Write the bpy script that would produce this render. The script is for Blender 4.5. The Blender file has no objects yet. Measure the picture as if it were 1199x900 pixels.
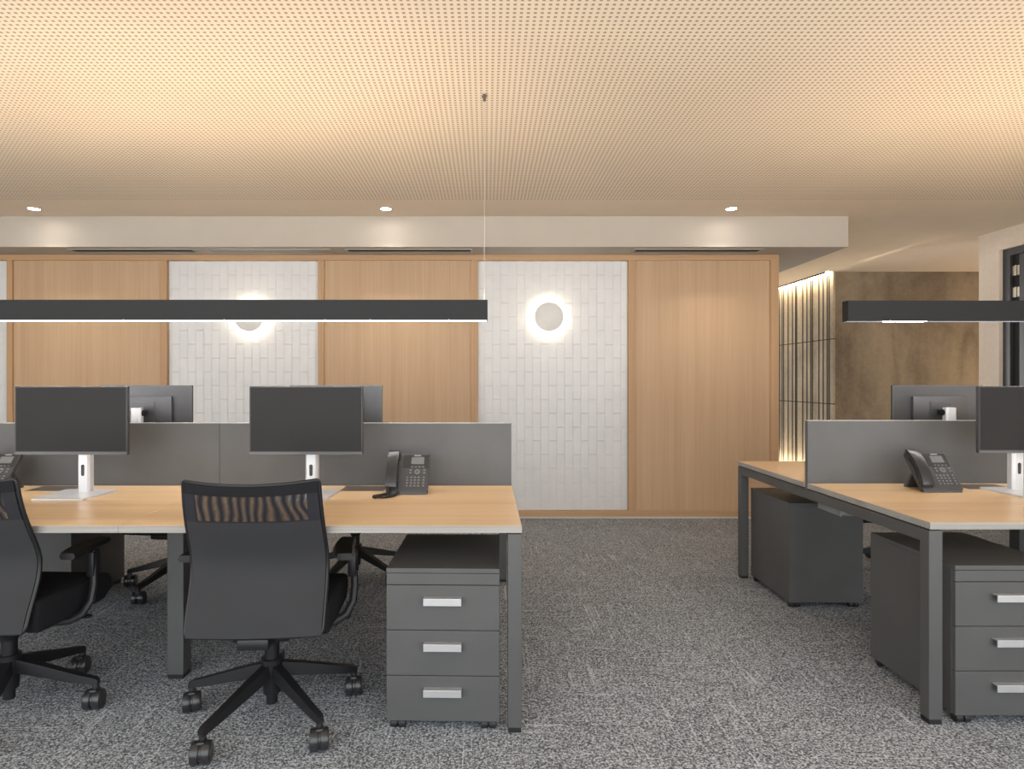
import bpy, bmesh, math, random
from mathutils import Vector, Matrix
random.seed(7)
S = bpy.context.scene
COL = S.collection

# ------------------------------------------------------------------ camera, light, exposure
F, VX, VY, H = 728.0, 570.0, 446.0, 1.255      # focal length in px, vanishing point, eye height
cd = bpy.data.cameras.new('camera'); cam = bpy.data.objects.new('camera', cd); COL.objects.link(cam)
cd.sensor_fit = 'HORIZONTAL'; cd.sensor_width = 36.0; cd.lens = 36.0 * F / 1199
cd.shift_x = (599.5 - VX) / 1199; cd.shift_y = -(450 - VY) / 1199
cd.clip_start = 0.05; cd.clip_end = 60
cam.location = (0, 0, H); cam.rotation_euler = (math.pi / 2, 0, 0)
S.camera = cam
S.view_settings.view_transform = 'Standard'; S.view_settings.look = 'None'
S.view_settings.gamma = 1.0; S.view_settings.use_curve_mapping = False
S.view_settings.exposure = 0.2
W = bpy.data.worlds.new('daylight'); S.world = W; W.use_nodes = True
_nt = W.node_tree
_tc = _nt.nodes.new('ShaderNodeTexCoord'); _sx = _nt.nodes.new('ShaderNodeSeparateXYZ'); _rp = _nt.nodes.new('ShaderNodeValToRGB')
_nt.links.new(_tc.outputs['Generated'], _sx.inputs[0])
_mr = _nt.nodes.new('ShaderNodeMapRange'); _mr.inputs[1].default_value = -1; _mr.inputs[2].default_value = 1
_nt.links.new(_sx.outputs[2], _mr.inputs[0]); _nt.links.new(_mr.outputs[0], _rp.inputs[0])
_rp.color_ramp.elements[0].position = .40; _rp.color_ramp.elements[0].color = (1.5, 1.44, 1.34, 1)      # lower half, warm brightness added to lift the ceiling
_rp.color_ramp.elements[1].position = .56; _rp.color_ramp.elements[1].color = (.92, .965, 1.0, 1)      # hazy sky
_nt.links.new(_rp.outputs[0], _nt.nodes['Background'].inputs[0])
W.node_tree.nodes['Background'].inputs[1].default_value = 3.3
CEIL = 2.673
UP_WARM, UP_STR = (1.0, 0.79, 0.57), 58.0        # uplight of the linear pendants
DOWN_STR = 30.0                                   # their downward diffuser
SCONCE_STR, DOT_STR, LED_STR = 36.0, 60.0, 45.0
SPOT_W = 31.0

def area(name, loc, rot, sx, sy, power, color, spread=180):
    l = bpy.data.lights.new(name, 'AREA'); l.shape = 'RECTANGLE'; l.size = sx; l.size_y = sy
    l.energy = power; l.color = color; l.spread = math.radians(spread)
    o = bpy.data.objects.new(name, l); o.location = loc; o.rotation_euler = rot; COL.objects.link(o)
    return o

area('corner_fill_light', (7.25, 7.1, 1.3), (math.radians(100), 0, math.radians(90)), 1.3, 1.6, 22.0, (1.0, .76, .52))  # unseen warm fill, added to brighten the far corner and its ceiling

# ------------------------------------------------------------------ mesh helpers
class MB:
    def __init__(self): self.bm = bmesh.new()
    def _merge(self, tmp, mi=0, mat=None, sm=True):
        if mat is not None: tmp.transform(mat)
        off = [self.bm.verts.new(v.co) for v in tmp.verts]
        tmp.verts.index_update()
        for f in tmp.faces:
            try:
                nf = self.bm.faces.new([off[v.index] for v in f.verts]); nf.material_index = mi; nf.smooth = sm
            except ValueError: pass
        tmp.free(); return self
    def box(self, x0, x1, y0, y1, z0, z1, bev=0.0, mi=0, mat=None, seg=2):
        sm = bev >= .006
        t = bmesh.new(); bmesh.ops.create_cube(t, size=1.0)
        for v in t.verts:
            v.co = Vector((x0 + (v.co.x + .5) * (x1 - x0), y0 + (v.co.y + .5) * (y1 - y0), z0 + (v.co.z + .5) * (z1 - z0)))
        if bev > 0: bmesh.ops.bevel(t, geom=list(t.edges), offset=bev, segments=seg, profile=.5, affect='EDGES')
        return self._merge(t, mi, mat, sm)
    def prism(self, poly, axis, a, b, bev=0.0, mi=0, mat=None, seg=2, sm=False):
        """poly: 2-D points, extruded along axis from a to b (axis x: (y,z); y: (x,z); z: (x,y))"""
        t = bmesh.new()
        def P(p, h):
            return Vector((h, p[0], p[1])) if axis == 'x' else Vector((p[0], h, p[1])) if axis == 'y' else Vector((p[0], p[1], h))
        A = [t.verts.new(P(p, a)) for p in poly]; B = [t.verts.new(P(p, b)) for p in poly]
        n = len(poly)
        t.faces.new(A[::-1]); t.faces.new(B)
        for i in range(n): t.faces.new((A[i], A[(i + 1) % n], B[(i + 1) % n], B[i]))
        bmesh.ops.recalc_face_normals(t, faces=list(t.faces))
        if bev > 0: bmesh.ops.bevel(t, geom=list(t.edges), offset=bev, segments=seg, profile=.5, affect='EDGES')
        return self._merge(t, mi, mat, sm)
    def cyl(self, p0, p1, r0, r1=None, seg=24, mi=0, mat=None, bev=0.0):
        p0, p1 = Vector(p0), Vector(p1); r1 = r0 if r1 is None else r1
        d = p1 - p0; t = bmesh.new()
        bmesh.ops.create_cone(t, cap_ends=True, segments=seg, radius1=r0, radius2=r1, depth=d.length)
        if bev > 0:
            es = [e for e in t.edges if len(e.link_faces) == 2 and any(len(f.verts) > 4 for f in e.link_faces)]
            bmesh.ops.bevel(t, geom=es, offset=bev, segments=2, profile=.5, affect='EDGES')
        t.transform(Matrix.Translation((p0 + p1) / 2) @ d.to_track_quat('Z', 'Y').to_matrix().to_4x4())
        return self._merge(t, mi, mat)
    def tube(self, pts, r, seg=10, mi=0, mat=None, closed=False, flat=None):
        """sweep an ellipse (r, or radii per point) along pts"""
        pts = [Vector(p) for p in pts]; n = len(pts); t = bmesh.new(); rings = []
        up = None
        for i in range(n):
            a = pts[(i - 1) % n] if (closed or i > 0) else pts[i]
            b = pts[(i + 1) % n] if (closed or i < n - 1) else pts[i]
            tan = (b - a).normalized()
            if up is None:
                up = Vector((0, 0, 1)) if abs(tan.z) < .9 else Vector((0, 1, 0))
            up = (up - tan * up.dot(tan)).normalized(); side = tan.cross(up)
            rr = r[i] if isinstance(r, (list, tuple)) else r
            ra, rb = (rr, rr) if flat is None else (rr, rr * flat)
            rings.append([t.verts.new(pts[i] + side * ra * math.cos(2 * math.pi * k / seg) + up * rb * math.sin(2 * math.pi * k / seg)) for k in range(seg)])
        for i in range(n if closed else n - 1):
            A, B = rings[i], rings[(i + 1) % n]
            for k in range(seg): t.faces.new((A[k], A[(k + 1) % seg], B[(k + 1) % seg], B[k]))
        if not closed:
            t.faces.new(rings[0][::-1]); t.faces.new(rings[-1])
        bmesh.ops.recalc_face_normals(t, faces=list(t.faces))
        return self._merge(t, mi, mat)
    def grid(self, fn, nu, nv, thick=0.0, mi=0, mat=None, nrm=None):
        """surface fn(u,v) in 0..1; with thick, a closed shell offset along +Y*thick"""
        t = bmesh.new()
        A = [[t.verts.new(fn(i / nu, j / nv)) for i in range(nu + 1)] for j in range(nv + 1)]
        def quads(G, flip):
            for j in range(nv):
                for i in range(nu):
                    q = (G[j][i], G[j][i + 1], G[j + 1][i + 1], G[j + 1][i])
                    t.faces.new(q[::-1] if flip else q)
        quads(A, False)
        if thick:
            B = [[t.verts.new(A[j][i].co + Vector((0, thick, 0))) for i in range(nu + 1)] for j in range(nv + 1)]
            quads(B, True)
            for i in range(nu):
                t.faces.new((A[0][i + 1], A[0][i], B[0][i], B[0][i + 1])); t.faces.new((A[nv][i], A[nv][i + 1], B[nv][i + 1], B[nv][i]))
            for j in range(nv):
                t.faces.new((A[j][0], A[j + 1][0], B[j + 1][0], B[j][0])); t.faces.new((A[j + 1][nu], A[j][nu], B[j][nu], B[j + 1][nu]))
            bmesh.ops.recalc_face_normals(t, faces=list(t.faces))
        return self._merge(t, mi, mat)
    def build(self, name, mats, parent=None, smooth=True, angle=35):
        me = bpy.data.meshes.new(name); self.bm.normal_update()
        if not smooth:
            for f in self.bm.faces: f.smooth = False
        if smooth:
            lim = math.radians(angle)
            for e in self.bm.edges:
                if len(e.link_faces) == 2: e.smooth = e.calc_face_angle(0) < lim
        self.bm.to_mesh(me); self.bm.free()
        for m in (mats if isinstance(mats, (list, tuple)) else [mats]): me.materials.append(m)
        o = bpy.data.objects.new(name, me); COL.objects.link(o)
        if parent is not None: o.parent = parent
        return o

def tag(o, label, cat, group=None, kind=None):
    o['label'] = label; o['category'] = cat
    if group: o['group'] = group
    if kind: o['kind'] = kind
    return o
def thing(name, label, cat, loc=(0, 0, 0), rz=0.0, group=None):
    o = bpy.data.objects.new(name, None); COL.objects.link(o); o.empty_display_size = .1
    o.location = loc; o.rotation_euler = (0, 0, rz)
    return tag(o, label, cat, group)
def struct(o, label, cat): return tag(o, label, cat, None, 'structure')
def copy_tree(o, parent=None):
    c = o.copy(); COL.objects.link(c); c.parent = parent
    for ch in list(o.children): copy_tree(ch, c)
    return c
def dup(o, label, loc, rz=0.0):
    c = copy_tree(o); c['label'] = label; c.location = loc; c.rotation_euler = (0, 0, rz); return c

# ------------------------------------------------------------------ materials
class N:
    def __init__(self, name):
        self.m = bpy.data.materials.new(name); self.m.use_nodes = True
        self.t = self.m.node_tree; self.b = self.t.nodes['Principled BSDF']; self.out = self.t.nodes['Material Output']
    def n(self, typ, **kw):
        x = self.t.nodes.new(typ)
        for k, v in kw.items():
            if k.startswith('i_'): x.inputs[int(k[2:])].default_value = v
            else: setattr(x, k, v)
        return x
    def l(self, a, b): self.t.links.new(a, b)
    def math(self, op, a, b=None, clamp=False):
        x = self.n('ShaderNodeMath', operation=op); x.use_clamp = clamp
        for i, v in enumerate((a, b)):
            if v is None: continue
            if isinstance(v, (int, float)): x.inputs[i].default_value = v
            else: self.l(v, x.inputs[i])
        return x.outputs[0]
    def coords(self): return self.n('ShaderNodeTexCoord').outputs['Object']
    def scaled(self, co, s):
        x = self.n('ShaderNodeMapping'); x.inputs['Scale'].default_value = s; self.l(co, x.inputs['Vector']); return x.outputs[0]
    def noise(self, co, scale=1.0, detail=2.0, rough=.5, dist=0.0):
        x = self.n('ShaderNodeTexNoise'); x.inputs['Scale'].default_value = scale; x.inputs['Detail'].default_value = detail
        x.inputs['Roughness'].default_value = rough; x.inputs['Distortion'].default_value = dist
        self.l(co, x.inputs['Vector']); return x.outputs['Fac']
    def ramp(self, fac, stops):
        x = self.n('ShaderNodeValToRGB'); r = x.color_ramp
        while len(r.elements) < len(stops): r.elements.new(.5)
        for e, (p, c) in zip(r.elements, stops): e.position = p; e.color = (*c, 1)
        self.l(fac, x.inputs[0]); return x.outputs[0]
    def mix(self, fac, a, b, typ='MIX'):
        x = self.n('ShaderNodeMix', data_type='RGBA', blend_type=typ)
        for v, i in ((fac, 0), (a, 6), (b, 7)):
            if isinstance(v, (int, float)): x.inputs[i].default_value = v
            elif isinstance(v, tuple): x.inputs[i].default_value = (*v, 1)
            else: self.l(v, x.inputs[i])
        return x.outputs[2]
    def bump(self, hgt, strength=.2, dist=.002):
        x = self.n('ShaderNodeBump'); x.inputs['Strength'].default_value = strength; x.inputs['Distance'].default_value = dist
        self.l(hgt, x.inputs['Height']); self.l(x.outputs[0], self.b.inputs['Normal'])
    def set(self, col=None, rough=.5, metal=0.0, spec=.5):
        if col is not None:
            if isinstance(col, tuple): self.b.inputs['Base Color'].default_value = (*col, 1)
            else: self.l(col, self.b.inputs['Base Color'])
        self.b.inputs['Roughness'].default_value = rough; self.b.inputs['Metallic'].default_value = metal
        self.b.inputs['Specular IOR Level'].default_value = spec
        return self

def plain(name, col, rough=.5, metal=0.0, spec=.5, grain=0.0, gscale=400, var=.06):
    k = N(name); co = k.coords()
    f = k.noise(co, 6.0, 3.0)
    c = k.ramp(f, [(.3, tuple(x * (1 - var) for x in col)), (.7, tuple(min(1, x * (1 + var)) for x in col))])
    k.set(c, rough, metal, spec)
    if grain: k.bump(k.noise(co, gscale, 2.0), grain, .001)
    return k.m
def emit(name, col, strength):
    k = N(name); k.set((.9, .9, .9), .4)
    k.b.inputs['Emission Color'].default_value = (*col, 1); k.b.inputs['Emission Strength'].default_value = strength
    return k.m
def wood(name, dark, light, axis, rough=.45, fine=90, tone=2.5):
    k = N(name); co = k.coords()
    def sc(a, b): return (b, a, a) if axis == 'x' else (a, a, b)
    f1 = k.noise(k.scaled(co, sc(fine, 1.2)), 1.0, 4.0, .6)
    f2 = k.noise(k.scaled(co, sc(tone * 4, .25)), 1.0, 2.0, .5)
    f3 = k.noise(k.scaled(co, sc(fine * 3.2, 3.0)), 1.0, 2.0)
    f = k.math('ADD', k.math('MULTIPLY', f1, .5), k.math('ADD', k.math('MULTIPLY', f2, .38), k.math('MULTIPLY', f3, .14)))
    k.set(k.ramp(f, [(.36, dark), (.66, light)]), rough, 0, .4)
    k.bump(f1, .06, .001)
    return k.m
M = {}
M['oak_wall'] = wood('oak_veneer_wall', (.45, .30, .18), (.535, .37, .235), 'z', .5)
M['oak_frame'] = wood('oak_frame', (.42, .255, .135), (.51, .325, .185), 'z', .5)
M['oak_rail'] = wood('oak_rail', (.42, .255, .135), (.51, .325, .185), 'x', .5)
M['oak_desk'] = wood('oak_desktop', (.55, .365, .19), (.71, .51, .30), 'x', .3, 60, 2.0)
M['edge_band'] = wood('grey_edge_band', (.20, .19, .178), (.34, .328, .31), 'x', .4, 120)
M['graphite'] = plain('graphite_powder_coat', (.068, .068, .0685), .45, .0, .4, .05, 900)
M['graphite_panel'] = plain('graphite_laminate', (.070, .070, .0705), .5, 0, .35, .04, 700)
M['tray'] = plain('tray_grey_lit', (.20, .20, .202), .5)  # lightened: the light caught by the tray end is in the colour
M['divider'] = plain('divider_grey', (.108, .109, .112), .6, 0, .3, .05, 900)
M['black_plastic'] = plain('black_plastic', (.009, .009, .0105), .42, 0, .35, .04, 1200)
M['black_fabric'] = plain('black_fabric', (.010, .010, .012), .9, 0, .2, .3, 1500)
M['chair_cover'] = plain('charcoal_weave', (.023, .0235, .026), .75, 0, .3, .25, 1600)
M['rubber'] = plain('black_rubber', (.012, .012, .013), .5, 0, .4)
M['caster_wheel'] = plain('caster_wheel', (.02, .02, .022), .28, 0, .5)
M['silver'] = plain('silver_plastic', (.62, .63, .65), .35, .35, .5, .03, 900)
M['aluminium'] = plain('satin_aluminium', (.50, .50, .51), .38, .6, .5)
M['screen'] = plain('black_screen', (.012, .012, .013), .6, 0, .3)
M['bezel'] = plain('dark_bezel', (.02, .02, .022), .4, 0, .5)
M['chin'] = plain('grey_chin', (.09, .09, .095), .4, .2, .5)
M['monitor_back'] = plain('monitor_back', (.115, .115, .12), .46, .8, .5)
M['phone'] = plain('phone_charcoal', (.045, .046, .049), .4, 0, .5, .05, 1500)
M['handset'] = plain('handset_black', (.018, .0185, .021), .3, 0, .55)
M['lcd'] = plain('lcd_grey', (.13, .137, .137), .25, 0, .5)
M['key'] = plain('phone_key', (.10, .10, .105), .35)
M['key_mark'] = plain('key_mark_white', (.42, .42, .42), .5)
M['nav'] = plain('navigation_grey', (.16, .16, .165), .35)
M['flap'] = plain('flap_brown_metal', (.12, .10, .09), .4, .5)
M['pendant'] = plain('black_anodised', (.008, .009, .011), .55, 0, .3)
M['plaster'] = plain('white_paint', (.46, .42, .375), .8, 0, .2, .05, 250, .015)
M['plaster_soft'] = plain('ceiling_paint_warm_lit', (.77, .66, .535), .85, 0, .2, 0, 250, .015)  # white ceiling with the warm uplight tint put into its colour
M['wire'] = plain('steel_wire', (.55, .53, .5), .4, .7)
M['vent'] = plain('vent_metal', (.42, .40, .37), .5, .2)
M['vent_grille'] = plain('vent_grille_grey', (.30, .285, .26), .5, .2)
M['dark'] = plain('dark_void', (.012, .011, .010), .8)
M['skirting'] = plain('skirting_grey', (.55, .54, .52), .5)
M['sconce'] = plain('sconce_white', (.70, .69, .67), .5)
M['steel'] = plain('brushed_steel', (.55, .50, .42), .35, .8)
M['door_dark'] = plain('dark_door', (.05, .05, .056), .35, .1)
M['uplight'] = emit('uplight_led', UP_WARM, UP_STR)
M['diffuser'] = emit('pendant_diffuser', (1.0, .965, .98), DOWN_STR)
M['sconce_led'] = emit('sconce_led', (1.0, .86, .66), SCONCE_STR)
M['dot'] = emit('downlight_led', (1.0, .93, .82), DOT_STR)
M['led'] = emit('led_tape', (1.0, .83, .58), LED_STR)
def mk_tile():
    k = N('white_ceramic'); co = k.coords()
    f = k.noise(co, 9.0, 2.0)
    k.set(k.ramp(f, [(.3, (.655, .66, .67)), (.7, (.695, .70, .71))]), .3, 0, .5)
    k.bump(k.noise(k.scaled(co, (40, 40, 8)), 1.0, 2.0), .05, .002)
    return k.m
M['tile'] = mk_tile()
M['grout'] = plain('grout', (.61, .615, .62), .9)
def mk_ceiling():
    k = N('perforated_board'); co = k.coords(); p = .0267
    sx = k.n('ShaderNodeSeparateXYZ'); k.l(co, sx.inputs[0])
    def cell(o, ph):
        a = k.math('FRACT', k.math('ADD', k.math('DIVIDE', o, p), 100.5 + ph))
        return k.math('LESS_THAN', k.math('ABSOLUTE', k.math('SUBTRACT', a, .5)), .225)
    hole = k.math('MULTIPLY', cell(sx.outputs[0], 0.0), cell(sx.outputs[1], .25))
    base = k.ramp(k.noise(co, 1.5, 2.0), [(.3, (.77, .675, .55)), (.7, (.80, .705, .58))])  # warm uplight tint of the white board is part of this colour
    k.set(k.mix(hole, base, (.38, .30, .215)), .85, 0, .2)
    return k.m
M['perforated'] = mk_ceiling()
def mk_carpet():
    k = N('grey_carpet_tile'); co = k.coords()
    sx = k.n('ShaderNodeSeparateXYZ'); k.l(co, sx.inputs[0])
    T = .5
    chk = k.n('ShaderNodeTexChecker'); chk.inputs['Scale'].default_value = 1 / T; k.l(co, chk.inputs['Vector'])
    vo = k.n('ShaderNodeTexVoronoi'); vo.inputs['Scale'].default_value = 210.0; k.l(co, vo.inputs['Vector'])
    vs = k.n('ShaderNodeSeparateColor'); k.l(vo.outputs['Color'], vs.inputs[0])
    g1 = k.math('ADD', k.math('MULTIPLY', vs.outputs[0], .34), k.math('MULTIPLY', k.noise(co, 110.0, 2.0, .6), .66)); g3 = k.noise(co, 2.2, 3.0, .5)
    def streak(s): return k.ramp(k.noise(k.scaled(co, s), 1.0, 1.0), [(.60, (0, 0, 0)), (.70, (1, 1, 1))])
    sa, sb = streak((2.8, 105, 1)), streak((105, 2.8, 1))
    st = k.mix(chk.outputs['Fac'], sa, sb)
    w1 = k.noise(k.scaled(co, (22, 170, 1)), 1.0, 1.0); w2 = k.noise(k.scaled(co, (170, 22, 1)), 1.0, 1.0)
    wv = k.mix(chk.outputs['Fac'], w1, w2)
    v = k.math('ADD', k.math('MULTIPLY', g1, .86), k.math('MULTIPLY', wv, .08))
    v = k.math('ADD', v, k.math('MULTIPLY', g3, .06)); v = k.math('ADD', v, k.math('MULTIPLY', st, .115))
    c = k.ramp(v, [(.36, (.055, .059, .065)), (.50, (.192, .207, .228)), (.65, (.49, .515, .55))])
    k.set(c, .95, 0, .1); k.bump(g1, .5, .004)
    return k.m
M['carpet'] = mk_carpet()
def mk_concrete(name, dark, light, vertical=False):
    k = N(name); co = k.coords()
    a = k.noise(co, .9, 6.0, .62, .6); b = k.noise(k.scaled(co, (2.2, 2.2, .5)), 1.0, 5.0, .6, 1.0)
    c = k.noise(co, 26.0, 4.0, .7)
    f = k.math('ADD', k.math('MULTIPLY', a, .5), k.math('ADD', k.math('MULTIPLY', b, .38), k.math('MULTIPLY', c, .16)))
    mid = tuple((x + y) / 2 for x, y in zip(dark, light))
    k.set(k.ramp(f, [(.40, dark), (.52, mid), (.63, light)]), .75, 0, .3)
    k.bump(k.math('ADD', c, a), .25, .01)
    return k.m
M['concrete'] = mk_concrete('brown_concrete', (.115, .084, .054), (.27, .208, .138))
M['slat_concrete'] = mk_concrete('board_concrete', (.22, .172, .115), (.50, .405, .295))
M['microcement'] = mk_concrete('beige_microcement', (.56, .475, .395), (.68, .585, .49))
def mk_mesh(name, pitch, duty, wob, seed):
    k = N(name); co = k.coords(); k.set((.018, .018, .022), .8, 0, .2)
    sx = k.n('ShaderNodeSeparateXYZ'); k.l(co, sx.inputs[0])
    w = k.noise(k.scaled(co, (6, 6, 7)), 1.0, 1.0)
    x = k.math('ADD', k.math('DIVIDE', sx.outputs[0], pitch), k.math('MULTIPLY', w, wob))
    z = k.math('DIVIDE', sx.outputs[2], .0042)
    ax = k.math('LESS_THAN', k.math('FRACT', k.math('ADD', x, 500 + seed)), duty)
    az = k.math('MULTIPLY', k.math('LESS_THAN', k.math('FRACT', k.math('ADD', z, 500)), .8), k.math('LESS_THAN', k.math('ABSOLUTE', sx.outputs[0]), .188))
    hole = k.math('MULTIPLY', ax, az)
    tr = k.n('ShaderNodeBsdfTransparent'); mx = k.n('ShaderNodeMixShader')
    k.l(hole, mx.inputs[0]); k.l(k.b.outputs[0], mx.inputs[1]); k.l(tr.outputs[0], mx.inputs[2]); k.l(mx.outputs[0], k.out.inputs[0])
    return k.m
M['mesh_rear'] = mk_mesh('net_weave_rear', .00300, .40, 0.0, 0)
M['mesh_front'] = mk_mesh('net_weave_front', .00335, .40, 2.6, .3)
M['net_drop'] = M['mesh_rear']

# ------------------------------------------------------------------ setting
WY = 5.675                                         # plane of the panelled wall's frame
def wx(px): return (px - VX) * WY / F
def wz(py): return H - (py - VY) * WY / F
b = MB().box(-6.5, 7.5, -1.2, 13, -.12, 0); struct(b.build('floor', M['carpet']), 'grey mottled carpet tile floor of the office', 'floor')
b = MB().box(-6.5, 7.5, -.8, 4.86, CEIL, CEIL + .1)
struct(b.build('ceiling', M['perforated']), 'warm lit white ceiling board with square perforations', 'ceiling')
b = MB().box(-6.5, 7.5, 4.86, 13, CEIL, CEIL + .1)
struct(b.build('ceiling_border', M['plaster_soft']), 'smooth plain ceiling strip beyond the perforated boards', 'ceiling')
BZ = 2.409
b = MB().box(-6.5, 3.11, 5.35, 13, BZ, CEIL - .001)
struct(b.build('ceiling_bulkhead', M['plaster']), 'dropped white bulkhead running above the panelled wall', 'bulkhead')

# panelled back wall: core, oak frame, two oak panels and three tiled panels
PL, PR = -6.5, wx(910.5)
wall = MB().box(PL, PR, WY + .05, WY + .17, 0, BZ).build('wall_back', M['plaster'])
struct(wall, 'back wall of alternating oak panels and white tiled panels in an oak frame', 'wall')
z_rail0, z_rail1 = wz(304.5), BZ
z_base0, z_base1 = .018, wz(598.0)
posts = [(-63.5, -56.5), (7.5, 14.3), (187.0, 195.3), (372.0, 379.3), (551.3, 559.6), (735.8, 744.3), (902.5, 910.5)]
MB().box(PL, PR, WY, WY + .05, z_rail0, z_rail1, .002).build('frame_rail', M['oak_rail'], wall)
MB().box(PL, PR, WY, WY + .05, z_base0, z_base1, .002).build('frame_rail', M['oak_rail'], wall)
for a, c in posts:
    MB().box(wx(a), wx(c), WY, WY + .05, z_base1, z_rail0, .002).build('frame_post', M['oak_frame'], wall)
MB().box(PR, PR + .012, WY, WY + .17, .018, BZ, .001).build('end_panel', M['oak_frame'], wall)
sk = MB().box(PL, PR, WY + .004, WY + .05, 0, .0185, .001).build('baseboard_back', M['skirting'])
struct(sk, 'thin grey skirting strip under the oak frame of back wall', 'baseboard')
for a, c in ((14.3, 187.0), (379.3, 551.3), (744.3, 902.5), (-266, -63.5)):
    MB().box(wx(a), wx(c), WY + .02, WY + .05, z_base1, z_rail0).build('oak_panel', M['oak_wall'], wall)
TW, TH, X0, Z0 = .0737, .2535, wx(728.0), .325
def tile_panel(xa, xb):
    m = MB(); m.box(xa, xb, WY + .044, WY + .05, z_base1, z_rail0, 0, 1)
    j0 = math.floor((xa - X0) / TW)
    for j in range(j0, int((xb - X0) / TW) + 2):
        x0, x1 = max(xa, X0 + j * TW), min(xb, X0 + (j + 1) * TW)
        if x1 - x0 < .006: continue
        zz = Z0 - 3 * TH + (0 if j % 2 == 0 else TH / 2)
        while zz < z_rail0:
            a, c = max(z_base1, zz), min(z_rail0, zz + TH); zz += TH
            if c - a < .008: continue
            g = .0005; t = bmesh.new()
            xs = [x0 + g, x0 + .004, x1 - .004, x1 - g]; zs = [a + g, a + .005, c - .005, c - g]
            if x1 - x0 < .02: xs[1] = xs[0] + .003; xs[2] = xs[3] - .003
            if c - a < .03: zs[1] = zs[0] + .003; zs[2] = zs[3] - .003
            rx, rz, d0 = random.uniform(-.0001, .0001), random.uniform(-.0002, .0002), random.uniform(0, .0006)
            V = []
            for jz in range(4):
                for ix in range(4):
                    edge = ix in (0, 3) or jz in (0, 3)
                    y = WY + .036 + d0 + rx * (ix / 1.5 - 1) + rz * (jz / 1.5 - 1) + (.0019 if jz in (0, 3) else .0009 if ix in (0, 3) else 0)
                    V.append(t.verts.new((xs[ix], y, zs[jz])))
            for jz in range(3):
                for ix in range(3):
                    t.faces.new((V[jz * 4 + ix], V[jz * 4 + ix + 1], V[jz * 4 + ix + 5], V[jz * 4 + ix + 4]))
            m._merge(t, 0)
    return m.build('tile_panel', [M['tile'], M['grout']], wall, False)
for a, c in ((195.3, 372.0), (559.6, 735.8), (-56.5, 7.5)): tile_panel(wx(a), wx(c))

# concrete corner with lit grooved side
SX, CY = 4.49, 8.06
b = MB().box(SX + .029, 7.5, CY, CY + .2, 0, CEIL)
struct(b.build('wall_far', M['concrete']), 'brown raw concrete wall in the far right corner', 'wall')
gro = [8.151, 8.197, 8.296, 8.403, 8.570, 8.613, 8.717, 8.834, 9.005, 9.04, 9.13, 9.26, 9.40, 9.45, 9.53]
y = 9.53
while y < 12.6:
    y += random.choice((.05, .1, .13, .17)); gro.append(y)
m = MB(); m.box(SX + .029, SX + .2, CY + .2, 13, 0, CEIL, 0, 0)
for za, zb in ((0.0, .952), (.964, 1.797), (1.809, CEIL)): m.box(SX, SX + .0285, CY, 13, za, zb, .001, 0)
for za in (.951, 1.796): m.box(SX + .004, SX + .0285, CY + .002, 13, za, za + .014, 0, 1)
for g in gro: m.box(SX - .004, SX + .02, g - .0125, g + .0125, .004, CEIL - .03, .001, 1)
struct(m.build('wall_side', [M['slat_concrete'], M['dark']]), 'concrete side wall with dark vertical grooves washed by light strips', 'wall')
b = MB().box(-6.5, -6.4, -.8, WY + .1, 0, CEIL); struct(b.build('wall_left', M['plaster']), 'plain white painted left wall, unseen, added to block daylight', 'wall')  # out of view, added to cut daylight from the open left side
b = MB().box(7.4, 7.5, 4, 13, 0, CEIL); struct(b.build('wall_right_far', M['microcement']), 'plain wall closing the corner room beyond the plaster column', 'wall')
b = MB().box(PR, SX + .03, 12.9, 13, 0, CEIL); struct(b.build('wall_end', M['microcement']), 'plain end wall of the passage beside the grooved concrete wall', 'wall')
led = thing('light_strip', 'recessed light strip along the ceiling edge of grooved concrete wall', 'light strip', (4.42, CY, CEIL))
MB().box(-.03, -.024, .0, 4.8, -.022, 0).build('profile', M['black_plastic'], led)
MB().box(-.02, .03, .0, 4.8, -.010, -.002).build('led_tape', M['led'], led)
_l = bpy.data.lights.new('strip_end_spill', 'SPOT'); _l.energy = 560.0; _l.color = (1, .82, .60); _l.spot_size = math.radians(3.4); _l.spot_blend = 1.0; _l.shadow_soft_size = .004
_s = bpy.data.objects.new('strip_end_spill', _l); COL.objects.link(_s); _s.parent = led; _s.location = (.03, -.02, -.03); _s.rotation_euler = (math.radians(91.25), 0, math.pi)
led2 = thing('floor_light_strip', 'light strip on the floor at the foot of grooved concrete wall', 'light strip', (4.40, CY, 0))
MB().box(-.03, -.02, .02, 4.8, 0, .035, .001).build('profile', M['black_plastic'], led2)
MB().box(-.015, .03, .02, 4.8, .002, .012).build('led_tape', M['led'], led2)

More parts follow.
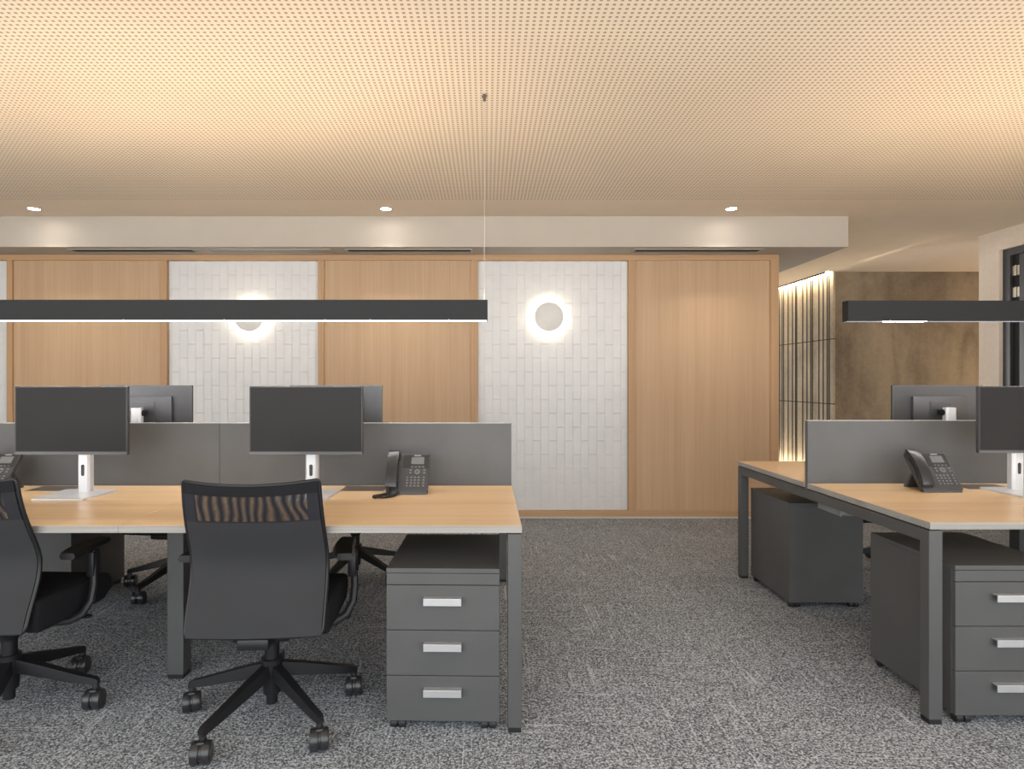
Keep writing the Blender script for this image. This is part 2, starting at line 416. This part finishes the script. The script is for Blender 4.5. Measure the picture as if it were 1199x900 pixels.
# right wall with a dark door
RX = 4.82
m = MB()
m.box(RX, RX + .18, 5.85, 6.09, 0, CEIL); m.box(RX, RX + .18, -.8, 3.6, 0, CEIL); m.box(RX, RX + .18, 3.6, 5.85, 2.484, CEIL)
struct(m.build('wall_right', M['microcement']), 'beige plaster right wall with a tall dark door opening', 'wall')
d = thing('door_1', 'dark grey framed door set in the beige right wall', 'door', (RX + .035, 5.85, 0)); d['kind'] = 'structure'
m = MB(); m.box(0, .07, -.08, 0, 0, 2.484); m.box(0, .07, -2.25, -2.17, 0, 2.484); m.box(0, .07, -2.17, -.08, 2.42, 2.484)
m.build('door_frame', M['door_dark'], d)
MB().box(.03, .07, -.175, -.08, 0, 2.42).build('dark_recess', M['dark'], d)
MB().box(.005, .06, -2.17, -.175, .005, 2.415, .002).build('door_leaf', M['door_dark'], d)
for zc in (2.275, 2.075):
    m = MB(); m.box(.018, .03, -.17, -.13, zc - .045, zc + .045, .002); m.box(.018, .03, -.125, -.085, zc - .045, zc + .045, .002)
    m.cyl((.012, -.1275, zc - .047), (.012, -.1275, zc + .047), .007, None, 12)
    m.build('hinge', M['steel'], d)

# ------------------------------------------------------------------ ceiling fittings
def vent(name, label, xa, xb, grille=False):
    t = thing(name, label, 'vent', ((xa + xb) / 2, 5.515, BZ), 0, None); w = (xb - xa) / 2
    y0, y1 = -.085, .085; fr = .018
    m = MB()
    m.box(-w, w, y0, y0 + fr, -.006, 0, .001); m.box(-w, w, y1 - fr, y1, -.006, 0, .001)
    m.box(-w, -w + fr, y0 + fr, y1 - fr, -.006, 0, .001); m.box(w - fr, w, y0 + fr, y1 - fr, -.006, 0, .001)
    m.build('frame', M['vent'], t)
    if grille:
        MB().box(-w + fr, w - fr, y0 + fr, y1 - fr, -.004, -.0005).build('panel', M['vent_grille'], t)
    else:
        MB().box(-w + fr, w - fr, y0 + fr, y1 - fr, -.002, -.0005).build('backing', M['dark'], t)
        for yy in (.01, .045):
            MB().prism([(yy, -.006), (yy + .022, -.003), (yy + .022, -.001), (yy, -.004)], 'x', -w + fr, w - fr).build('blade', M['vent'], t)
    return t
vent('linear_vent', 'slot vent above the leftmost oak panel', -3.674, -2.57)
vent('access_panel', 'flush grey vent panel above the tiled panel behind the pendant', -2.47, -1.37, True)
vent('linear_vent', 'slot vent above the middle oak panel', -1.247, -.126)
vent('linear_vent', 'slot vent above the rightmost oak panel', 1.29, 2.42)

def downlight(x, label):
    t = thing('downlight', label, 'ceiling light', (x, 5.11, CEIL), 0, 'downlights in the ceiling border')
    m = MB(); m.tube([(.046 * math.cos(a * math.pi / 16), .046 * math.sin(a * math.pi / 16), -.002) for a in range(32)], .005, 8, closed=True)
    m.build('trim_ring', M['plaster'], t)
    MB().cyl((0, 0, -.003), (0, 0, 0), .043, None, 32).build('lamp', M['dot'], t)
    l = bpy.data.lights.new('downlight_beam', 'SPOT'); l.energy = SPOT_W; l.color = (1, .90, .77); l.spot_size = math.radians(104); l.spot_blend = .9
    l.shadow_soft_size = .03
    o = bpy.data.objects.new('downlight_beam', l); o.location = (0, .0, -.012); o.parent = t; COL.objects.link(o)
downlight(-3.72, 'round recessed downlight above the leftmost oak panel')
downlight(-.83, 'round recessed downlight above the middle oak panel')
downlight(2.01, 'round recessed downlight above the rightmost oak panel')

def pendant(name, label, x0, x1, zb, wires, module=None):
    y = 3.05; L = x1 - x0; h = .101
    t = thing(name, label, 'pendant light', (x0, y, zb), 0, None)
    m = MB()
    m.box(.004, L - .004, 0, .004, 0, h); m.box(.004, L - .004, .046, .05, 0, h); m.box(.004, L - .004, .004, .046, .05, .056)
    m.build('housing', M['pendant'], t)
    for a, c in ((0, .004), (L - .004, L)):
        MB().box(a, c, 0, .05, 0, h, .0008).build('end_cap', M['pendant'], t)
    zd = .0005 if module is None else .0062
    MB().box(.006, L - .006, .0045, .0455, zd, .012).build('diffuser', M['diffuser'], t)
    if module: MB().box(module[0] - x0, module[1] - x0, .0045, .0455, .0005, .006).build('light_module', M['diffuser'], t)
    MB().box(.05, L - .05, .012, .038, .085, .092).build('uplight_strip', M['uplight'], t)
    for wxx in wires:
        X = wxx - x0
        w = MB().tube([(X, .025, h - .01), (X, .025, CEIL - zb)], .0011, 6).build('suspension_wire', M['wire'], t)
        m = MB(); m.box(X - .012, X + .012, .010, .040, h - .012, h + .002, .001); m.cyl((X, .025, h), (X, .025, h + .03), .004, None, 10)
        m.build('wire_gripper', M['wire'], w)
        m = MB(); m.cyl((X, .025, CEIL - zb - .035), (X, .025, CEIL - zb - .001), .006, .009, 12); m.cyl((X - .012, .025, CEIL - zb - .012), (X + .014, .025, CEIL - zb - .008), .004, None, 8)
        m.build('ceiling_anchor', M['flap'], w)
pendant('linear_pendant', 'long black linear pendant light hanging over the left desks', -2.87, .004, 1.553, (-.012, -2.82))
pendant('linear_pendant', 'black linear pendant light hanging over the right desks', 1.772, 4.64, 1.549, (3.2, 4.6), (1.97, 2.17))

def sconce(x, label):
    t = thing('wall_sconce', label, 'wall light', (x, WY + .035, 1.84), 0, None)
    m = MB(); m.cyl((0, -.045, 0), (0, -.060, 0), .132, None, 64, bev=.003); m.build('disc_cover', M['sconce'], t)
    m = MB(); m.cyl((0, 0, 0), (0, -.012, 0), .07, None, 32); m.cyl((0, -.012, 0), (0, -.045, 0), .03, None, 24); m.build('mount', M['sconce'], t)
    m = MB()
    m.tube([(.112 * math.cos(a * math.pi / 32), -.040, .112 * math.sin(a * math.pi / 32)) for a in range(64)], .006, 8, closed=True)
    m.build('led_ring', M['sconce_led'], t)
sconce(.566, 'round backlit wall light on the tiled panel beside rightmost oak panel')
sconce(-2.165, 'round backlit wall light half hidden by the long black pendant')

# ------------------------------------------------------------------ bench desks
ZT, TT = .74, .025
def bench(name, label, x0, x1, yf, yc, yb, joints, flaps):
    """x0..x1 island, yf front edge, yc divider front face, yb rear edge"""
    t = thing(name, label, 'desk', (x0, yf, 0)); ox, oy = x0, yf
    xs = [x0] + joints + [x1]
    for a, c in zip(xs[:-1], xs[1:]):
        for (ya, yb_, s) in ((yf, yc - .006, -1), (yc + .036, yb, 1)):
            A, C = a - ox + (.0006 if a != x0 else .0015), c - ox - (.0006 if c != x1 else .0015)
            top = MB().box(A, C, ya - oy + (.0015 if s < 0 else 0), yb_ - oy - (.0015 if s > 0 else 0), ZT - TT, ZT, .0008, seg=1).build('tabletop', M['oak_desk'], t)
            m = MB(); e = .0015
            yy = ya - oy if s < 0 else yb_ - oy
            m.box(A, C, min(yy, yy - s * e), max(yy, yy - s * e), ZT - TT, ZT - .0006)
            if a == x0: m.box(A - e, A, ya - oy, yb_ - oy, ZT - TT, ZT - .0006)
            if c == x1: m.box(C, C + e, ya - oy, yb_ - oy, ZT - TT, ZT - .0006)
            m.build('edge_band', M['edge_band'], top)
    zu = ZT - TT - .006
    for xe in (0, x1 - x0 - .05):
        for yl in (.005, yb - yf - .055):
            leg = MB().box(xe, xe + .05, yl, yl + .05, .018, zu, .003).build('leg', M['graphite'], t)
            MB().box(xe + .002, xe + .048, yl + .002, yl + .048, 0, .019, .001).build('foot', M['rubber'], leg)
        MB().box(xe + .001, xe + .049, .054, yb - yf - .054, zu - .048, zu - .0005, .002).build('frame_rail', M['graphite'], t)
        MB().box(xe + .006, xe + .044, .012, yb - yf - .012, zu - .001, ZT - TT).build('spacer', M['rubber'], t)
    mid = (yf + yb) / 2 - oy
    for j in joints:
        X = j - ox
        for yl in (mid - .455, mid + .385):
            leg = MB().box(X - .035, X + .034, yl, yl + .07, .018, zu - .01, .003).build('leg', M['graphite'], t)
            MB().box(X - .033, X + .032, yl + .002, yl + .068, 0, .019, .001).build('foot', M['rubber'], leg)
        m = MB(); m.box(X - .08, X + .08, mid - .60, mid + .60, zu - .012, ZT - TT - .0005, .001); m.box(X - .025, X + .025, mid - .39, mid + .39, zu - .055, zu - .011, .002)
        m.build('cross_rail', M['graphite'], t)
    MB().prism([(mid - .105, .605), (mid - .09, .594), (mid + .09, .594), (mid + .105, .605), (mid + .105, .69), (mid + .1, .69), (mid + .1, .607), (mid - .1, .607), (mid - .1, .69), (mid - .105, .69)],
               'x', .115, x1 - x0 - .115).box(.110, .116, mid - .104, mid + .104, .595, .69).box(x1 - x0 - .116, x1 - x0 - .112, mid - .104, mid + .104, .595, .69).build('cable_tray', M['tray'], t)
    for fx0, fx1, fy0, fy1 in flaps:
        MB().box(fx0 - ox, fx1 - ox, fy0 - oy, fy1 - oy, ZT - .004, ZT + .0006).build('cable_flap', M['flap'], t)
    return t
LX0, LX1, LJ, LYF, LYC, LYB = -2.746, .125, -1.312, 2.212, 3.073, 3.935
RX0, RX1, RJ, RYF, RYC, RYB = 1.615, 4.487, 3.051, 2.265, 3.137, 4.005
bench('bench_desk', 'left oak topped bench desk on grey steel legs with three drawers beneath', LX0, LX1, LYF, LYC, LYB, [LJ],
      [(-2.17, -1.965, 2.915, 3.05), (-.69, -.485, 2.915, 3.05), (-.69, -.485, 3.13, 3.26), (-2.17, -1.965, 3.13, 3.26)])
bench('bench_desk', 'right oak topped bench desk seen from its open end frame', RX0, RX1, RYF, RYC, RYB, [RJ],
      [(2.30, 2.53, 2.96, 3.10), (2.30, 2.53, 3.20, 3.33)])
def divider(x0, x1, y, z1, label, grp=None):
    t = thing('desk_divider', label, 'desk divider', (x0, y, 0), 0, grp)
    MB().box(.0008, x1 - x0 - .0008, 0, .028, .705, z1 - .003, .001).build('panel', M['divider'], t)
    MB().box(.0008, x1 - x0 - .0008, .001, .027, z1 - .003, z1, .001).build('top_trim', M['aluminium'], t)
divider(LX0 + .01, -1.321, LYC, 1.049, 'grey desk divider behind the front monitor at far left')
divider(-1.321, .122, LYC, 1.049, 'grey desk divider behind the monitor and phone above the drawer unit')
divider(RX0 + .003, RJ, RYC, 1.057, 'grey desk divider on the right bench desk')

# ------------------------------------------------------------------ drawer pedestals
def pedestal(label, loc, rz):
    w, dp = .408, .50; zt, zb = .582, .033
    t = thing('drawer_pedestal', label, 'drawer unit', loc, rz)
    m = MB(); m.box(-w / 2, w / 2, .018, dp, zb, zt - .017, .001); m.build('case', M['graphite_panel'], t)
    MB().box(-w / 2, w / 2, 0, dp, zt - .017, zt, .0015).build('top_panel', M['graphite_panel'], t)
    MB().box(-w / 2 + .001, w / 2 - .001, .001, .019, .5235, zt - .0185, .001).build('filler_strip', M['graphite_panel'], t)
    for k, (a, c) in enumerate(((.361, .521), (.198, .3585), (.034, .1955))):
        d = MB().box(-w / 2 + .001, w / 2 - .001, 0, .0185, a, c, .0012).build('drawer', M['graphite_panel'], t)
        zc = c - .052
        m = MB(); m.box(-.068, .068, -.024, -.020, zc - .014, zc + .012, .001); m.box(-.068, .068, -.022, .002, zc + .008, zc + .012, .001)
        m.build('handle', M['aluminium'], d)
    for sx in (-1, 1):
        for yy in (.024, dp - .03):
            m = MB(); x = sx * (w / 2 - .04)
            m.cyl((x - .027, yy, .0175), (x - .003, yy, .0175), .0175, None, 16, bev=.002); m.cyl((x + .003, yy, .0175), (x + .027, yy, .0175), .0175, None, 16, bev=.002)
            m.cyl((x, yy, .0175), (x, yy, zb + .001), .008, None, 10); m.cyl((x - .004, yy, .0175), (x + .004, yy, .0175), .01, None, 10)
            m.build('caster', M['rubber'], t)
    return t
pp = pedestal('grey drawer pedestal with three silver handles under left desk end', (-.158, 2.233, 0), -.022)
dup(pp, 'grey drawer pedestal with silver handles under the right desk, nearest camera', (1.712, 2.27, 0), 0)
bpy.data.objects['drawer_pedestal.001'].location = (1.914, 2.27, 0)
dup(pp, 'plain backed dark pedestal under the far side of right desk', (1.872, 3.93, 0), math.pi)
dup(pp, 'dark pedestal under the far side of left desk beyond the leftmost chair', (-2.469, 3.888, 0), math.pi)

# ------------------------------------------------------------------ monitors
def monitor(label, loc, rz):
    t = thing('monitor', label, 'monitor', loc, rz)
    poly = [(-.112, -.125), (.105, -.125), (.118, -.09), (.118, .085), (.09, .115), (-.09, .115), (-.125, .085), (-.125, -.09)]
    MB().prism([(-.118, -.13), (.108, -.13), (.118, .10), (.10, .115), (-.115, .115), (-.13, .10)], 'z', 0, .008, .0015).build('base_plate', M['silver'], t)
    c = MB().prism([(-.028, .04), (-.020, .030), (.020, .030), (.028, .04), (.028, .066), (.018, .074), (-.018, .074), (-.028, .066)], 'z', .007, .372, .0015).build('stand_column', M['silver'], t)
    m = MB()
    pts = [(.0075 * math.cos(a), .108 + (.019 if math.sin(a) >= 0 else -.019) + .0075 * math.sin(a)) for a in [k * math.pi / 8 for k in range(16)]]
    m.prism(pts, 'y', .0285, .031); m.build('cable_slot', M['bezel'], c)
    z0, z1, w = .188, .492, .252
    h = MB(); h.box(-w, w, -.048, -.030, z0, z1, .003); h.box(-.15, .15, -.031, -.012, z0 + .04, z1 - .06, .006)
    h.build('housing', M['monitor_back'], t)
    MB().box(-w + .001, w - .001, -.0500, -.046, z0 + .001, z1 - .001, .001).build('bezel', M['bezel'], t)
    MB().box(-w + .006, w - .006, -.0506, -.0495, z0 + .016, z1 - .006).build('screen', M['screen'], t)
    MB().box(-w + .001, w - .001, -.0515, -.0495, z0 + .001, z0 + .0125, .0008).build('lower_bezel', M['chin'], t)
    MB().box(-.06, .06, -.0125, -.008, z0 + .075, z0 + .215, .002).build('mount_cover', M['monitor_back'], t)
    m = MB(); m.cyl((-.034, .045, .345), (.034, .045, .345), .016, None, 20); m.box(-.022, .022, -.010, .045, .332, .358, .003)
    m.build('hinge', M['black_plastic'], t)
    return t
mo = monitor('front monitor with silver stand at left, above the left oak panel', (-1.846, 2.81, ZT), -.012)
dup(mo, 'front monitor between the mesh chair and phone on the left bench desk', (-.803, 2.81, ZT), .0)
dup(mo, 'monitor seen from behind, rising over the divider beside the leftmost monitor', (-1.858, 3.355, ZT), math.pi)
dup(mo, 'monitor seen from behind, mostly hidden by the monitor over the mesh chair', (-.822, 3.355, ZT), math.pi)
dup(mo, 'front monitor cut by the right edge beside the right phone', (2.484, 2.87, ZT + .009), .0)
dup(mo, 'monitor seen from behind over the right divider against brown concrete', (2.505, 3.42, ZT + .009), math.pi)
for o in bpy.data.objects:
    if o.name.startswith('monitor') and o.parent is None and o.type == 'EMPTY' and o.location.x > 2: o.location.z = ZT

# ------------------------------------------------------------------ desk phones
def phone(label, loc, rz, cord=True):
    t = thing('desk_phone', label, 'telephone', loc, rz)
    ang = math.radians(52); L = .200
    R = Matrix.Translation((0, 0, .014)) @ Matrix(((1, 0, 0, 0), (0, math.cos(ang), -math.sin(ang), 0), (0, math.sin(ang), math.cos(ang), 0), (0, 0, 0, 1)))
    m = MB(); m.box(-.095, .095, 0, L, -.022, 0, .004, 0, R)
    m.prism([(0, 0), (.028, 0), (.030, .022), (.006, .022)], 'x', -.09, .09, .002)
    m.build('body', M['phone'], t)
    m = MB(); m.prism([(.092, .095), (.104, .090), (.172, .004), (.172, 0), (.150, 0)], 'x', -.07, .07, .002)
    m.build('stand', M['phone'], t)
    m = MB(); m.box(-.028, .090, .122, L - .006, -.001, .0012, .0006, 0, R); m.build('display_surround', M['handset'], t)
    MB().box(.010, .070, .143, .180, .001, .0022, .0004, 0, R).build('screen', M['lcd'], t)
    m = MB()
    x = .022
    for wd in (.0035, .002, .0035, .0025, .004, .003, .0035, .0035):      # illegible white maker's lettering
        m.box(x, x + wd, .187, .191, .0011, .0018, 0, 0, R); x += wd + .0008
    m.build('logo', M['key_mark'], t)
    kp = MB().box(-.030, .090, .008, .121, -.001, .0010, .0005, 0, R).build('keypad', M['phone'], t)
    kd = None
    def key(u, v, w=.0055, hh=.0042):
        nonlocal kd
        m = MB(); m.box(-w, w, -hh, hh, 0, .0030, .001, 0); m.box(-w * .28, w * .28, -hh * .1, hh * .4, .0028, .0034, 0, 1)
        o = m.build('key', [M['key'], M['key_mark']], kp); o.matrix_local = R @ Matrix.Translation((u, v, .0008))
    for u in (.016, .033, .050):
        for v in (.029, .0435, .058, .0725): key(u, v)
    for v in (.029, .0435, .058, .0725): key(-.002, v, .005); key(.073, v, .0055)
    for u, v in ((.010, .110), (.010, .096), (.074, .110), (.074, .096)): key(u, v, .0065, .0038)
    for u in (.016, .033, .050, .067): key(u, .1275, .006, .003)
    m = MB(); ring = [(.041 + .0105 * math.cos(a * math.pi / 10), .102 + .0105 * math.sin(a * math.pi / 10), .002) for a in range(20)]
    m.tube(ring, .0028, 8, 0, R, True); m.cyl((.041, .102, 0), (.041, .102, .0032), .0055, None, 16, 1, R)
    m.build('navigation_ring', [M['nav'], M['key']], kp)
    m = MB(); prof = []
    for k in range(13):
        v = .012 + k * (.196 / 12); s = k / 12
        prof.append((v, .020 + .020 * math.sin(math.pi * s) ** .8))
    low = [(.208, .004), (.165, .004), (.155, .016), (.065, .016), (.055, .004), (.012, .004)]
    m.prism(prof + low, 'x', -.098, -.046, .003, 0, R, 2, True); m.build('handset', M['handset'], t)
    m = MB(); m.box(-.096, -.040, .165, .200, -.002, .006, .002, 0, R); m.box(-.096, -.040, .010, .050, -.002, .006, .002, 0, R); m.build('cradle', M['handset'], t)
    if cord:
        ctrl = [(-.072, -.010, .030), (-.080, -.020, .012), (-.105, -.045, .008), (-.132, -.075, .008), (-.125, -.098, .008), (-.085, -.095, .008), (-.055, -.065, .008), (-.042, -.03, .009), (-.040, .005, .012)]
        pts = []
        for i in range(len(ctrl) - 1):
            p0, p1, p2, p3 = [Vector(ctrl[max(0, min(len(ctrl) - 1, i + q))]) for q in (-1, 0, 1, 2)]
            for s in range(10):
                u = s / 10
                pts.append(.5 * ((2 * p1) + (-p0 + p2) * u + (2 * p0 - 5 * p1 + 4 * p2 - p3) * u * u + (-p0 + 3 * p1 - 3 * p2 + p3) * u ** 3))
        hel = []
        for i in range(len(pts) - 1):
            tan = (pts[i + 1] - pts[i]).normalized(); sd = tan.cross(Vector((0, 0, 1))).normalized(); up = sd.cross(tan)
            for q in range(4):
                p = pts[i].lerp(pts[i + 1], q / 4); a = (i * 4 + q) * math.pi / 3.2
                hel.append(p + sd * .0050 * math.cos(a) + up * .0050 * math.sin(a))
        MB().tube(hel, .0024, 6).build('cord', M['black_plastic'], t)
    return t
ph = phone('charcoal desk phone with coiled cord on the left bench desk', (-.363, 2.815, ZT), .0)
ph2 = phone('charcoal desk phone seen from its handset side on the right bench desk', (2.108, 2.87, ZT), .0, False)
dup(ph2, 'charcoal desk phone cut by the left edge, behind the leftmost chair', (-2.315, 2.845, ZT), 0)

# ------------------------------------------------------------------ task chairs
CH_LEG = []
def back_pt(u, v, off=0.0, inset=0.0):
    """u -1..1 across, v 0..1 up; local chair space, chair faces +Y"""
    z = .380 + v * (.918 - .380)
    w = .233 + .003 * math.sin(min(1, v * 1.5) * math.pi * .5) + (-.018 * (v - .45) if v > .45 else 0)
    s = v
    y = -.245 + .066 * math.exp(-((s - .40) / .30) ** 2) - .10 * max(0, s - .45) ** 1.2 + .028 * (1 - s) ** 2 * 0
    y += .045 * u * u * (0.35 + .65 * s)               # edges wrap forward
    z -= .012 * (1 - u * u) * max(0, s - .8) * 5
    return Vector((u * (w - inset), y + off, z))
def chair(label, loc, rz, legs0, rz_base_abs=True):
    t = thing('task_chair', label, 'office chair', loc, rz, None)
    VM = .735                                          # below: padded cover, above: open net
    def rr(u, v):                                       # round the outline's corners
        return u
    cover = MB()
    cover.grid(lambda a, c: back_pt(-1 + 2 * a, c * VM, 0, .004), 24, 20, .024)
    cover.build('backrest_cover', M['chair_cover'], t)
    n1 = MB(); n1.grid(lambda a, c: back_pt(-1 + 2 * a, VM + c * (1 - VM), 0, .004), 24, 8); n1.build('back_net', M['mesh_rear'], t)
    n2 = MB(); n2.grid(lambda a, c: back_pt(-1 + 2 * a, VM + c * (1 - VM), .012, .004), 24, 8); n2.build('back_net', M['mesh_front'], t)
    out = []
    def corner(cu, cv, a0, a1):
        for k in range(6):
            a = a0 + (a1 - a0) * k / 5; out.append((cu + .07 * math.cos(a), cv + .05 * math.sin(a)))
    corner(.93, .05, -math.pi / 2, 0)
    for k in range(1, 14): out.append((1.0, .05 + (.97 - .05) * k / 14))
    corner(.96, .975, 0, math.pi / 2) if False else None
    for k in range(6):
        a = k / 5 * math.pi / 2; out.append((.97 + .03 * math.cos(a), .975 + .025 * math.sin(a)))
    for k in range(1, 16): out.append((.97 - 1.94 * k / 16, 1.0))
    for k in range(6):
        a = math.pi / 2 + k / 5 * math.pi / 2; out.append((-.97 + .03 * math.cos(a), .975 + .025 * math.sin(a)))
    for k in range(1, 14): out.append((-1.0, .97 - (.97 - .05) * k / 14))
    corner(-.93, .05, math.pi, 1.5 * math.pi)
    for k in range(1, 16): out.append((-.93 + 1.86 * k / 16, 0.0))
    m = MB(); m.tube([back_pt(u, v, .010) for u, v in out], .0075, 10, closed=True); m.build('back_frame', M['black_plastic'], t)
    m = MB(); m.grid(lambda a, c: back_pt(-1 + 2 * a, .925 + .075 * c, -.003, .002), 24, 3, .024); m.build('top_band', M['black_fabric'], t)
    # seat: a cushion with a rounded waterfall front
    m = MB(); prof = [(-.155, .356), (-.17, .385), (-.165, .455), (-.16, .475), (.05, .468), (.19, .470), (.235, .455), (.25, .425), (.245, .395), (.20, .358), (.05, .354)]
    m.prism(prof, 'x', -.245, .245, .016, 0, None, 3, True); m.build('seat', M['black_fabric'], t)
    m = MB(); m.box(-.10, .10, -.14, .16, .325, .38, .012); m.box(-.055, .055, -.23, -.13, .335, .375, .01); m.cyl((0, 0, .27), (0, 0, .33), .03, .045, 20)
    m.build('mechanism', M['black_plastic'], t)
    m = MB(); m.tube([(0, -.15, .355), (0, -.19, .37), (0, -.178, .42), (0, -.14, .50)], [.03, .03, .028, .02], 10, flat=.45); m.build('back_bracket', M['black_plastic'], t)
    m = MB(); m.tube([(.09, .05, .352), (.21, .05, .345), (.235, .05, .343)], .006, 8); m.box(.235, .285, .036, .064, .338, .348, .003); m.build('lever', M['black_plastic'], t)
    for s in (-1, 1):
        m = MB()
        pr = []
        for k in range(13):
            q = k / 12; yy = -.075 + .25 * q
            pr.append((yy, s * (.285 - .018 * math.sin(q * math.pi) - .03 * q * q), .041 * (1 - .25 * abs(2 * q - 1) ** 3)))
        bm_ = bmesh.new(); ringsv = []
        for yy, xc, hw in pr:
            ringsv.append([bm_.verts.new((xc - hw, yy, .607)), bm_.verts.new((xc - hw * .8, yy, .622)), bm_.verts.new((xc + hw * .8, yy, .622)), bm_.verts.new((xc + hw, yy, .607)), bm_.verts.new((xc + hw * .7, yy, .597)), bm_.verts.new((xc - hw * .7, yy, .597))])
        for A, B in zip(ringsv[:-1], ringsv[1:]):
            for k in range(6): bm_.faces.new((A[k], A[(k + 1) % 6], B[(k + 1) % 6], B[k]))
        bm_.faces.new(ringsv[0]); bm_.faces.new(ringsv[-1][::-1]); bmesh.ops.recalc_face_normals(bm_, faces=list(bm_.faces))
        m._merge(bm_); pad = m.build('armrest', M['black_plastic'], t, True, 50)
        m = MB()
        m.tube([(s * .292, .055, .598), (s * .298, .05, .54), (s * .302, .045, .47), (s * .298, .035, .41), (s * .275, .02, .365), (s * .235, .01, .342), (s * .16, .0, .338), (s * .09, 0, .345)], [.013, .013, .014, .014, .015, .016, .016, .016], 10, flat=.75)
        m.box(s * .292 - .016, s * .292 + .016, .035, .08, .50, .597, .006)
        m.build('arm_support', M['black_plastic'], pad)
    m = MB(); m.cyl((0, 0, .20), (0, 0, .33), .027, None, 20); m.cyl((0, 0, .085), (0, 0, .215), .032, .040, 24); m.cyl((0, 0, .045), (0, 0, .09), .0205, None, 20)
    m.build('gas_column', M['black_plastic'], t)
    for k in range(5):
        a = math.radians(legs0 + 72 * k) - rz
        A = Matrix.Rotation(a, 4, 'Z')
        m = MB(); t2 = bmesh.new(); secs = [(.025, .150, .198, .021), (.12, .128, .172, .019), (.26, .098, .128, .016), (.318, .088, .113, .0145), (.328, .086, .106, .012)]
        rg = [[t2.verts.new((r, -w, zl)), t2.verts.new((r, w, zl)), t2.verts.new((r, w * .8, zh)), t2.verts.new((r, -w * .8, zh))] for r, zl, zh, w in secs]
        for P, Q in zip(rg[:-1], rg[1:]):
            for q in range(4): t2.faces.new((P[q], P[(q + 1) % 4], Q[(q + 1) % 4], Q[q]))
        t2.faces.new(rg[0]); t2.faces.new(rg[-1][::-1]); bmesh.ops.recalc_face_normals(t2, faces=list(t2.faces))
        m._merge(t2, 0, A); m.cyl((.318, 0, .066), (.318, 0, .098), .011, None, 12, 0, A)
        leg = m.build('leg', M['black_plastic'], t, True, 30)
        m = MB(); ca = A @ Matrix.Translation((.318, 0, 0)) @ Matrix.Rotation(random.uniform(-.18, .18) + .15 - a, 4, 'Z')
        for x0, x1 in ((-.031, -.0035), (.0035, .031)):
            m.cyl((x0, -.014, .0365), (x1, -.014, .0365), .0365, None, 32, 0, ca, .005)
            m.cyl((x0 + (.0275 if x0 > 0 else -.001), -.014, .0365), (x0 + (.0285 if x0 > 0 else 0), -.014, .0365), .026, None, 24, 0, ca)
        m.cyl((-.006, -.014, .0365), (.006, -.014, .0365), .030, None, 20, 0, ca)
        m.cyl((0, 0, .055), (0, 0, .092), .0135, .012, 14, 0, ca)
        m.box(-.013, .013, -.03, .012, .058, .076, .004, 0, ca)
        m.build('caster', M['caster_wheel'], leg)
    return t
chair('black mesh backed task chair in front of the middle of left desk', (-.810, 2.345, 0), .05, -42)
chair('black mesh backed task chair cut by the left edge of the photo', (-1.825, 2.376, 0), -.05, 4)
chair('black task chair behind left desk, only its left legs and casters showing', (-1.858, 3.79, 0), math.pi - .1, 180)
chair('black task chair behind left desk, its legs showing beside the drawer pedestal', (-.84, 3.98, 0), math.pi, -37)
chair('black task chair behind right desk, glimpsed between the two pedestals', (2.72, 4.08, 0), math.pi, 160)
